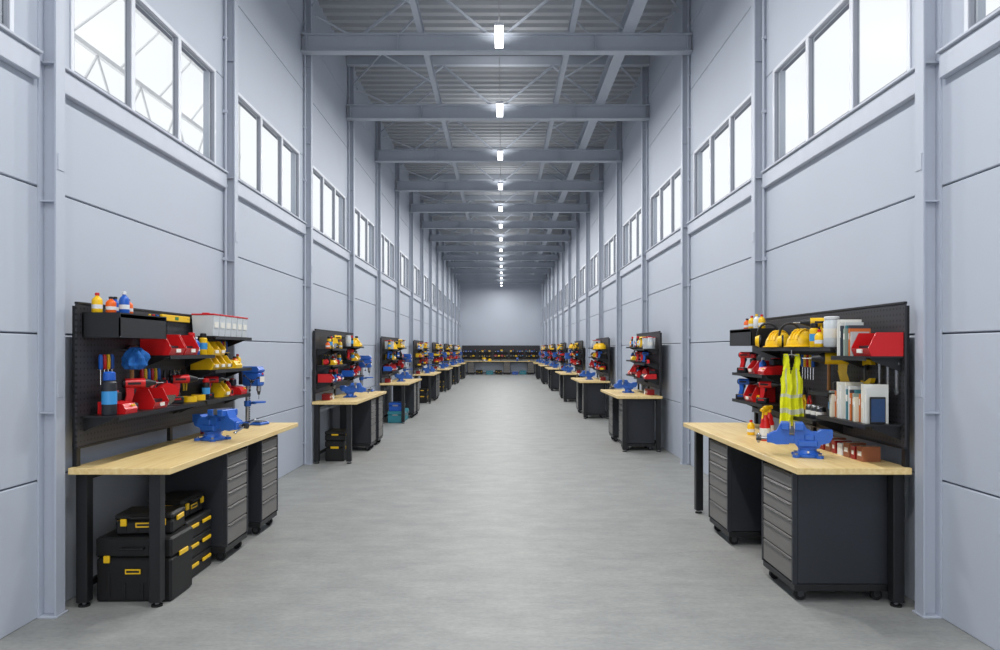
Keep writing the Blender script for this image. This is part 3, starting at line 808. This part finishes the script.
bkd = [('light grey', (186, 190, 190)), ('white', (216, 217, 212)), ('grey-green', (140, 156, 146)), ('cream', (224, 219, 202)), ('dark grey', (60, 66, 76)), ('ivory', (214, 208, 188)), ('pale grey', (200, 203, 203)), ('orange', (206, 110, 50)), ('off-white', (222, 222, 216)), ('teal', (50, 112, 122))]
PBK = []; BKT = []
for i, (nm, c) in enumerate(bkd):
    t = .011+.005*(i*7 % 4); BKT.append(t)
    PBK.append(book(.16+.022*(i*3 % 5), t, .12+.02*(i % 3), mat('cover_'+nm.replace(' ', '_').replace('-', '_'), c, .6), nm+' covered book standing upright on the shelf'))
_cache = {}
def C(fn, *a):
    k = (fn.__name__,)+a
    if k not in _cache: _cache[k] = fn(*a)
    return _cache[k]

PAL = {
 'hat': (PHH, .25, .195, 0, 1, .14, 'hard hats'), 'ydrill': (PDR['y'], .19, .2, .9, .9, .21, 'yellow drills'), 'rdrill': (PDR['r'], .19, .2, .9, .85, .2, 'red drills'),
 'bdrill': (PDR['b'], .19, .2, .9, .85, .2, 'blue drills'), 'ycharge': (PCHY, .155, .17, 0, 1, .15, 'yellow battery chargers'), 'rcharge': (PCH, .155, .17, 0, 1, .15, 'red battery chargers'),
 'rbin': (PBIN_R, .165, .17, 0, 1, .12, 'red parts bins'), 'rlbin': (PBIN_RL, .225, .17, 0, 1, .15, 'large red parts bins'), 'ybin': (PBIN_Y, .135, .17, 0, 1, .12, 'yellow parts bins'), 'bbin': (PBIN_B, .135, .17, 0, 1, .1, 'blue parts bins'), 'kbin': (PBIN_K, .135, .17, 0, 1, .12, 'black parts bins'),
 'ysaw': (PCS['y'], .26, .19, .3, .9, .19, 'circular saws'), 'rsaw': (PCS['r'], .26, .19, .3, .9, .19, 'circular saws'), 'rgrind': (PGR['r'], .33, .15, 0, .95, .1, 'angle grinders'),
 'ty': (PTY, .115, .18, 0, 1, .05, 'tape rolls'), 'tk': (PTK, .115, .18, 0, 1, .05, 'tape rolls'), 'tin': (PJARD, .075, .19, 0, 1, .1, 'metal tins'), 'jar': (PJARW, .11, .17, 0, .9, .18, 'white jars'),
 'can': (PCN, .07, .2, 0, 1, .18, 'small spray cans'), 'cany': (PCNY, .07, .2, 0, 1, .18, 'small spray cans'), 'tm': (PTM, .09, .21, 0, 1, .07, 'tape measures'), 'tmr': (PTMR, .09, .21, 0, 1, .07, 'tape measures'),
 'muff': (PEM, .19, .17, 0, .9, .18, 'ear defenders'), 'rmuff': (PEMR, .19, .17, 0, .9, .18, 'ear defenders'),
 'b1': (PBO['b'], .07, .18, 0, 1, .15, 'bottles'), 'b2': (PBO['r'], .07, .15, 0, 1, .15, 'bottles'), 'b3': (PBO['y'], .07, .2, 0, 1, .13, 'bottles'), 'b4': (PBO['g'], .07, .17, 0, 1, .14, 'bottles'), 'b5': (PBO['o'], .07, .2, 0, 1, .11, 'bottles'), 'tub': (PTUB, .135, .17, 0, 1, .2, 'tubs with red lids')}
TOPS = ['hat', 'ydrill', 'muff', 'ysaw', 'b3', 'ycharge', 'jar', 'cany', 'tub', 'b1', 'b5', 'can', 'hat']
MIDS = ['rdrill', 'rcharge', 'tm', 'b1', 'ybin', 'b2', 'can', 'tmr', 'ycharge', 'bdrill', 'rmuff', 'tin', 'b5', 'kbin', 'b4', 'cany']
LOWS = ['rlbin', 'rcharge', 'rsaw', 'rbin', 'rdrill', 'rgrind', 'ty', 'b2', 'tk', 'bbin', 'can', 'rbin', 'tin']

# ------------------------------------------------------------------ stations
class Station:
    def __init__(s, bx, by, rot, L, W):
        s.bx, s.by, s.rot, s.L, s.W = bx, by, rot, L, W
    def put(s, P, u, v, z, r=0.0, **kw):
        c, sn = math.cos(s.rot), math.sin(s.rot)
        return P.place((s.bx+c*u-sn*v, s.by+sn*u+c*v, z), s.rot+r, **kw)
    def base(s, legs='nNfF', PLn=None, off=0.0):
        s.put(C(workbench, s.L, s.W, legs), 0, 0, 0, group='workbenches')
        s.put(C(pegboard, PLn or s.L-.04), 0, off, 0, group='tool boards')
    def fill(s, at, t0, t1, z, pal, rnd, sgn=1, hmax=.22, gap=.008):
        t = t0+.01; last = None; tries = 0
        while t < t1-.06 and tries < 60:
            tries += 1
            k = rnd.choice(pal)
            P, w, u, r, sc, h, grp = PAL[k]
            if k == last or h > hmax or t+w > t1: continue
            s.put(P, u, at(t+w/2), z+.001, r=(r if sgn < 0 else -r), sc=sc, group=grp)
            t += w+gap; last = k
TOP = .901
XL, XR = -2.72, 2.57
CAB = cabinet(.5, .45); CABR = cabinet(.62, .54)

def generic(st, sd, sgn=1, cases=False):
    L = st.L; rnd = random.Random(sd*13+(1 if sgn > 0 else 5))
    st.base('nNf' if sgn > 0 else 'nfF')
    def at(t): return (-L/2+t)*sgn
    hk = .046; s1 = L-.67
    a0, a1 = .06, .94
    b0, b1 = s1-.4, s1+.4
    for (p, q, zs) in ((a0, a1, (1.66, 1.42, 1.17)), (b0, b1, (1.70, 1.46, 1.2))):
        for z in zs: st.put(C(shelf, round(q-p, 3)), 0, at((p+q)/2), z, group='board shelves')
        st.fill(at, p, q, zs[0], TOPS, rnd, sgn); st.fill(at, p, q, zs[1], MIDS, rnd, sgn, hmax=.205); st.fill(at, p, q, zs[2], LOWS, rnd, sgn, hmax=.205)
    if b0-a1 > .25:
        m0 = a1+.06
        st.put(PHAM, hk, at(m0+.05), 1.85, group='hammers'); st.put(PSAW, hk, at(m0+.19), 1.86, group='hand saws')
        for q, cc in enumerate('ryb'): st.put(PSD[cc], hk, at(m0+.02+.06*q), 1.5, group='screwdrivers')
        st.put(PPL['r'], hk, at(m0+.24), 1.4, group='pliers'); st.put(PWR, hk, at(m0+.03), 1.26, group='wrenches'); st.put(PWR, hk, at(m0+.1), 1.26, group='wrenches')
    st.put(PVISE, st.W*.5+.02, at(.95), TOP, group='bench vises')
    if L > 2.3: st.put(PDP, .28, at(L-.13), TOP, group='drill presses')
    for q, pp in enumerate((PCR, PCA, PCW)): st.put(pp, .13, at(.3+.1*q), TOP, group='small boxes')
    if sgn > 0:
        st.put(CAB, .34, at(L-1.05), 0, group='tool cabinets'); st.put(CAB, .34, at(L-.36), 0, group='tool cabinets')
        if cases:
            st.put(PTEAL, .32, at(.40), 0, group='plastic cases'); st.put(PBLUE, .32, at(.40), .261, group='plastic cases'); st.put(PTEAL, .32, at(.91), 0, group='plastic cases')
        else:
            st.put(PTB, .26, at(.5), 0, group='toolboxes'); st.put(PORG, .26, at(.5), .302, group='organizer cases')
    else:
        st.put(CAB, .34, at(.40), 0, group='tool cabinets'); st.put(CAB, .34, at(L-.45), 0, group='tool cabinets')

# near left
L1 = 2.76; y0 = 4.385; st = Station(XL, y0+L1/2, 0, L1, .64); st.base('nNf', 2.58, -.07)
def Y(y): return y-st.by
u = .17
st.put(C(bin_box, .62), 0, Y(4.77), 1.72, group='box shelves')
for q, cc in enumerate('yobdo'): st.put(PBO[cc], .1+.05*(q % 3), Y(4.53+.07*q), 1.881, group='bottles on the box shelf')
st.put(PRAG, .046, Y(4.82), 1.66)
st.put(C(shelf, .8), 0, Y(5.54), 1.60, group='board shelves')
st.put(PBIN_RL, u, Y(5.27), 1.601, sc=1.05, group='red parts bins'); st.put(PBIN_RL, u, Y(5.52), 1.601, sc=1.05, group='red parts bins'); st.put(PCN, .2, Y(5.68), 1.601, group='small spray cans'); st.put(PBO['o'], u, Y(5.76), 1.601); st.put(PBO['b'], u, Y(5.83), 1.601); st.put(PCNY, .2, Y(5.905), 1.601, group='small spray cans')
st.put(C(shelf, .86), 0, Y(6.38), 1.76, group='board shelves')
for q in range(6): st.put(PTUB, u, Y(6.03+.134*q), 1.761, group='white tubs with red lids')
st.put(C(shelf, .86), 0, Y(6.38), 1.47, group='board shelves')
for q in range(3): st.put(PBIN_Y, u, Y(6.02+.135*q), 1.471, group='yellow parts bins')
for q in range(2): st.put(PBIN_Y, u, Y(6.02+.135*q), 1.593, group='yellow parts bins')
st.put(PTM, u+.05, Y(6.42), 1.471); st.put(PCHY, u, Y(6.545), 1.471); st.put(PBO['o'], u, Y(6.67), 1.471); st.put(PBO['y'], u, Y(6.75), 1.471)
st.put(C(shelf, 1.28), 0, Y(5.09), 1.22, group='board shelves')
st.put(PSB, u+.02, Y(4.51), 1.221); st.put(PCH, u, Y(4.645), 1.221, group='red battery chargers')
st.put(PDR['r'], u+.03, Y(4.83), 1.221, r=-.9, sc=1.0, group='red drills'); st.put(PBIN_RL, u, Y(5.04), 1.221, sc=.95, group='red parts bins'); st.put(PCS['r'], u+.02, Y(5.27), 1.221, r=-.5, sc=.95, group='circular saws'); st.put(PDR['r'], u+.03, Y(5.51), 1.221, r=-.8, sc=1.0, group='red drills'); st.put(PTY, u+.02, Y(5.67), 1.221)
st.put(C(shelf, 1.0), 0, Y(6.28), 1.22, group='board shelves')
st.fill(lambda t: t-st.by, 5.79, 6.77, 1.22, ['rcharge', 'rdrill', 'b2', 'ty', 'can', 'tin', 'b4', 'tmr', 'bdrill', 'tk', 'cany', 'ybin', 'rlbin'], random.Random(4), 1, .205)
st.put(PHAM, .046, Y(5.0), 1.66, group='hammers')
for q, cc in enumerate('rybryb'): st.put(PSD[cc], .046, Y(5.15+.05*q), 1.5, group='screwdrivers')
st.put(PPL['r'], .046, Y(5.5), 1.48, group='pliers'); st.put(PPL['b'], .046, Y(5.6), 1.48, group='pliers'); st.put(PWR, .046, Y(5.69), 1.48, group='wrenches'); st.put(PWR, .046, Y(5.76), 1.48, group='wrenches'); st.put(PPL['y'], .046, Y(5.86), 1.48, group='pliers')
for q, cc in enumerate('bryb'): st.put(PSD[cc], .046, Y(4.62+.045*q), 1.61, group='screwdrivers')
st.put(PWR, .046, Y(5.18), 1.9, group='wrenches')
for q, cc in enumerate('yrb'): st.put(PSD[cc], .046, Y(5.26+.06*q), 1.91, group='screwdrivers')
st.put(PLEV, .046, Y(5.7), 1.92, group='spirit levels')
for q, cc in enumerate('ryrbryb'): st.put(PSD[cc], .046, Y(6.48+.04*q), 1.72, group='screwdrivers')
for q, pp in enumerate((PCR, PCA)): st.put(pp, .12, Y(6.2+.1*q), TOP, group='small boxes')
st.put(PVISE, .34, Y(5.76), TOP, sc=1.15, r=-.4, group='bench vises'); st.put(PDP, .25, Y(6.95), TOP, r=-.25, sc=.9, group='drill presses')
st.put(CAB, .34, Y(5.62), 0, group='tool cabinets'); st.put(CAB, .34, Y(6.4), 0, group='tool cabinets')
st.put(PTBL, .325, Y(4.71), 0, r=-pi/2, group='toolboxes'); st.put(PTBS, .35, Y(4.73), .422, r=-pi/2+.1, group='toolboxes')
for q in range(3): st.put(PORG, .35, Y(5.14), .001+.142*q, group='organizer cases')
st.put(PTBS, .33, Y(5.14), .43, group='toolboxes')

# near right
st = Station(XR, y0+L1/2, pi, L1, .72)
st.base('nNf', 2.68, .036)
def Y(y): return -(y-st.by)
st.put(C(bin_box, .6), 0, Y(6.72), 1.68, group='box shelves')
for q, cc in enumerate('ywyo'): st.put(PBO[cc], .15, Y(6.52+.13*q), 1.841, group='bottles on the box shelf')
st.put(C(shelf, 1.5), 0, Y(5.62), 1.66, group='board shelves')
st.put(PEM, u+.03, Y(6.24), 1.661, r=1.1, sc=1.15, group='ear defenders'); st.put(PHH, .2, Y(5.99), 1.664, r=.6, group='hard hats'); st.put(PEM, u+.03, Y(5.765), 1.661, r=1.2, sc=1.05, group='ear defenders'); st.put(PHH, .2, Y(5.54), 1.664, r=.6, group='hard hats')
st.put(PDR['y'], .17, Y(5.33), 1.661, r=-1.9, group='yellow drills'); st.put(PCNY, .24, Y(5.225), 1.661, group='small spray cans'); st.put(PCNY, .15, Y(5.225), 1.661, group='small spray cans'); st.put(PBO['y'], .24, Y(5.14), 1.661); st.put(PBO['r'], .14, Y(5.14), 1.661)
st.put(PJARW, u+.03, Y(5.03), 1.661, sc=1.1, group='white lidded jars'); st.put(PBO['y'], u, Y(4.93), 1.661)
st.put(PVEST, .28, Y(5.53), 1.61, r=1.1)
st.put(C(shelf, .3), 0, Y(5.06), 1.34, group='board shelves')
st.put(PDR['y'], .17, Y(5.06), 1.341, r=-1.9, sc=1.25, group='yellow drills')
st.put(PCL, .046, Y(4.82), 1.59, group='bar clamps'); st.put(PCOK, .046, Y(5.95), 1.6, group='cable coils')
st.put(C(shelf, .46), 0, Y(4.63), 1.60, group='board shelves')
st.put(PBIN_RL, .157, Y(4.51), 1.601, group='red parts bins')
def books(y, z, seed, grp, uu, ymax):
    q = 0
    while y < ymax:
        i = (q*7+seed+q//3) % 10
        y += BKT[i]/2+.0012; st.put(PBK[i], uu-.006*(q % 3), Y(y), z, group=grp); y += BKT[i]/2+.0012; q += 1
books(4.63, 1.601, 0, 'books on the upper shelf', .2, 4.82)
st.put(C(shelf, .66), 0, Y(4.74), 1.17, group='board shelves')
st.put(PTAB, .19, Y(4.435), 1.172, r=pi/2)
books(4.455, 1.171, 1, 'books on the lower shelf', .18, 4.94)
st.put(PCN, .2, Y(5.01), 1.171, group='small spray cans')
st.put(C(shelf, .5), 0, Y(5.4), 1.12, group='board shelves')
for q in range(3): st.put(PJARD, u+.03, Y(5.2+.09*q), 1.121, group='metal tins')
st.put(C(shelf, .8), 0, Y(6.55), 1.42, group='board shelves'); st.put(C(shelf, .8), 0, Y(6.55), 1.16, group='board shelves')
st.put(PCH, u, Y(6.24), 1.421, group='red battery chargers'); st.put(PBO['b'], .2, Y(6.36), 1.421); st.put(PBIN_R, u, Y(6.48), 1.421, group='red parts bins'); st.put(PCN, .2, Y(6.6), 1.421, group='small spray cans'); st.put(PDR['r'], .2, Y(6.77), 1.421, r=.7, sc=.9, group='red drills')
st.put(PDR['r'], .2, Y(6.25), 1.161, r=.8, sc=.9, group='red drills'); st.put(PTM, .22, Y(6.38), 1.161); st.put(PBIN_RL, u, Y(6.54), 1.161, group='red parts bins'); st.put(PDR['b'], .2, Y(6.8), 1.161, r=.8, sc=.9, group='blue drills')
st.put(PHAM, .046, Y(5.34), 1.6, group='hammers')
for q, cc in enumerate('byryb'): st.put(PSD[cc], .046, Y(5.62+.05*q), 1.6, group='screwdrivers')
for q in range(3): st.put(PPL['ryb'[q]], .046, Y(5.7+.1*q), 1.33, group='pliers')
for q in range(3): st.put(PWR, .046, Y(4.45+.1*q), 1.57, group='wrenches')
st.put(PVISE, .45, Y(4.86), TOP, sc=1.05, r=-.35, group='bench vises')
st.put(PSR, .42, Y(5.72), TOP, r=.8, group='red spray bottles'); st.put(PSR, .3, Y(5.95), TOP, r=.6, group='red spray bottles'); st.put(PBO['y'], .4, Y(6.1), TOP)
for q, pp in enumerate((PCA, PCR, PCA, PCW, PCR, PCA, PCR, PCA)): st.put(pp, .13, Y(4.66+.092*q), TOP, group='small boxes')
st.put(CABR, .365, Y(4.81), 0, group='tool cabinets'); st.put(CABR, .365, Y(6.12), 0, group='tool cabinets')

for i, y in enumerate((10.02, 15.55, 21.3, 27.1, 32.8, 38.5)):
    generic(Station(XL, y+1.3, 0, 2.6, .64), i+2, cases=(i == 1))
for i, (y, L) in enumerate(((11.2, 1.95), (16.6, 2.2), (22.0, 2.4), (27.9, 2.4), (33.5, 2.4), (39.2, 2.4))):
    generic(Station(XR, y+L/2, pi, L, .72), i+3, sgn=-1)
# far wall bench: one continuous unit
st = Station((WL+WR)/2, YF-.06, -pi/2, 5.3, .64); st.base('nNfF')
rf = random.Random(11)
for q in range(5):
    v = -2.1+q*1.05
    st.put(C(shelf, .9), 0, v, 1.5, group='board shelves'); st.fill(lambda t: t, v-.45, v+.45, 1.5, ['kbin', 'ybin', 'can', 'tk', 'ysaw', 'cany', 'kbin', 'tin', 'bbin'], rf, gap=.05)
    st.put(C(shelf, .9), 0, v, 1.2, group='board shelves'); st.fill(lambda t: t, v-.45, v+.45, 1.2, ['kbin', 'tk', 'tin', 'kbin', 'ycharge', 'can', 'rbin', 'tm'], rf, gap=.06)
st.put(PCS['y'], .42, -1.1, TOP, sc=1.3); st.put(PHH, .42, -.75, TOP+.001, sc=1.2); st.put(PVISE, .36, 1.1, TOP, group='bench vises'); st.put(PTY, .4, 1.9, TOP)
for v in (-2.0, .4, 2.0): st.put(CAB, .34, v, 0, group='tool cabinets')
for q, v in enumerate((-1.45, -.75, -.15, .95, 1.47)): st.put((PTB, PTEAL, PTB, PBLUE, PTEAL)[q], .36, v, 0, group='cases under the end bench')

# ------------------------------------------------------------------ world & camera
w = bpy.data.worlds.new('World'); scene.world = w; w.use_nodes = True
bg = w.node_tree.nodes['Background']; bg.inputs['Color'].default_value = (.97, .985, 1, 1); bg.inputs['Strength'].default_value = 1.62
cd = bpy.data.cameras.new('Camera'); cam = bpy.data.objects.new('Camera', cd); COL.objects.link(cam)
cam.location = (0, 0, 1.64); cam.rotation_euler = (pi/2, 0, 0)
cd.sensor_width = 36; cd.lens = 25.2; cd.shift_x = -.002; cd.shift_y = .025; cd.clip_end = 200
scene.camera = cam
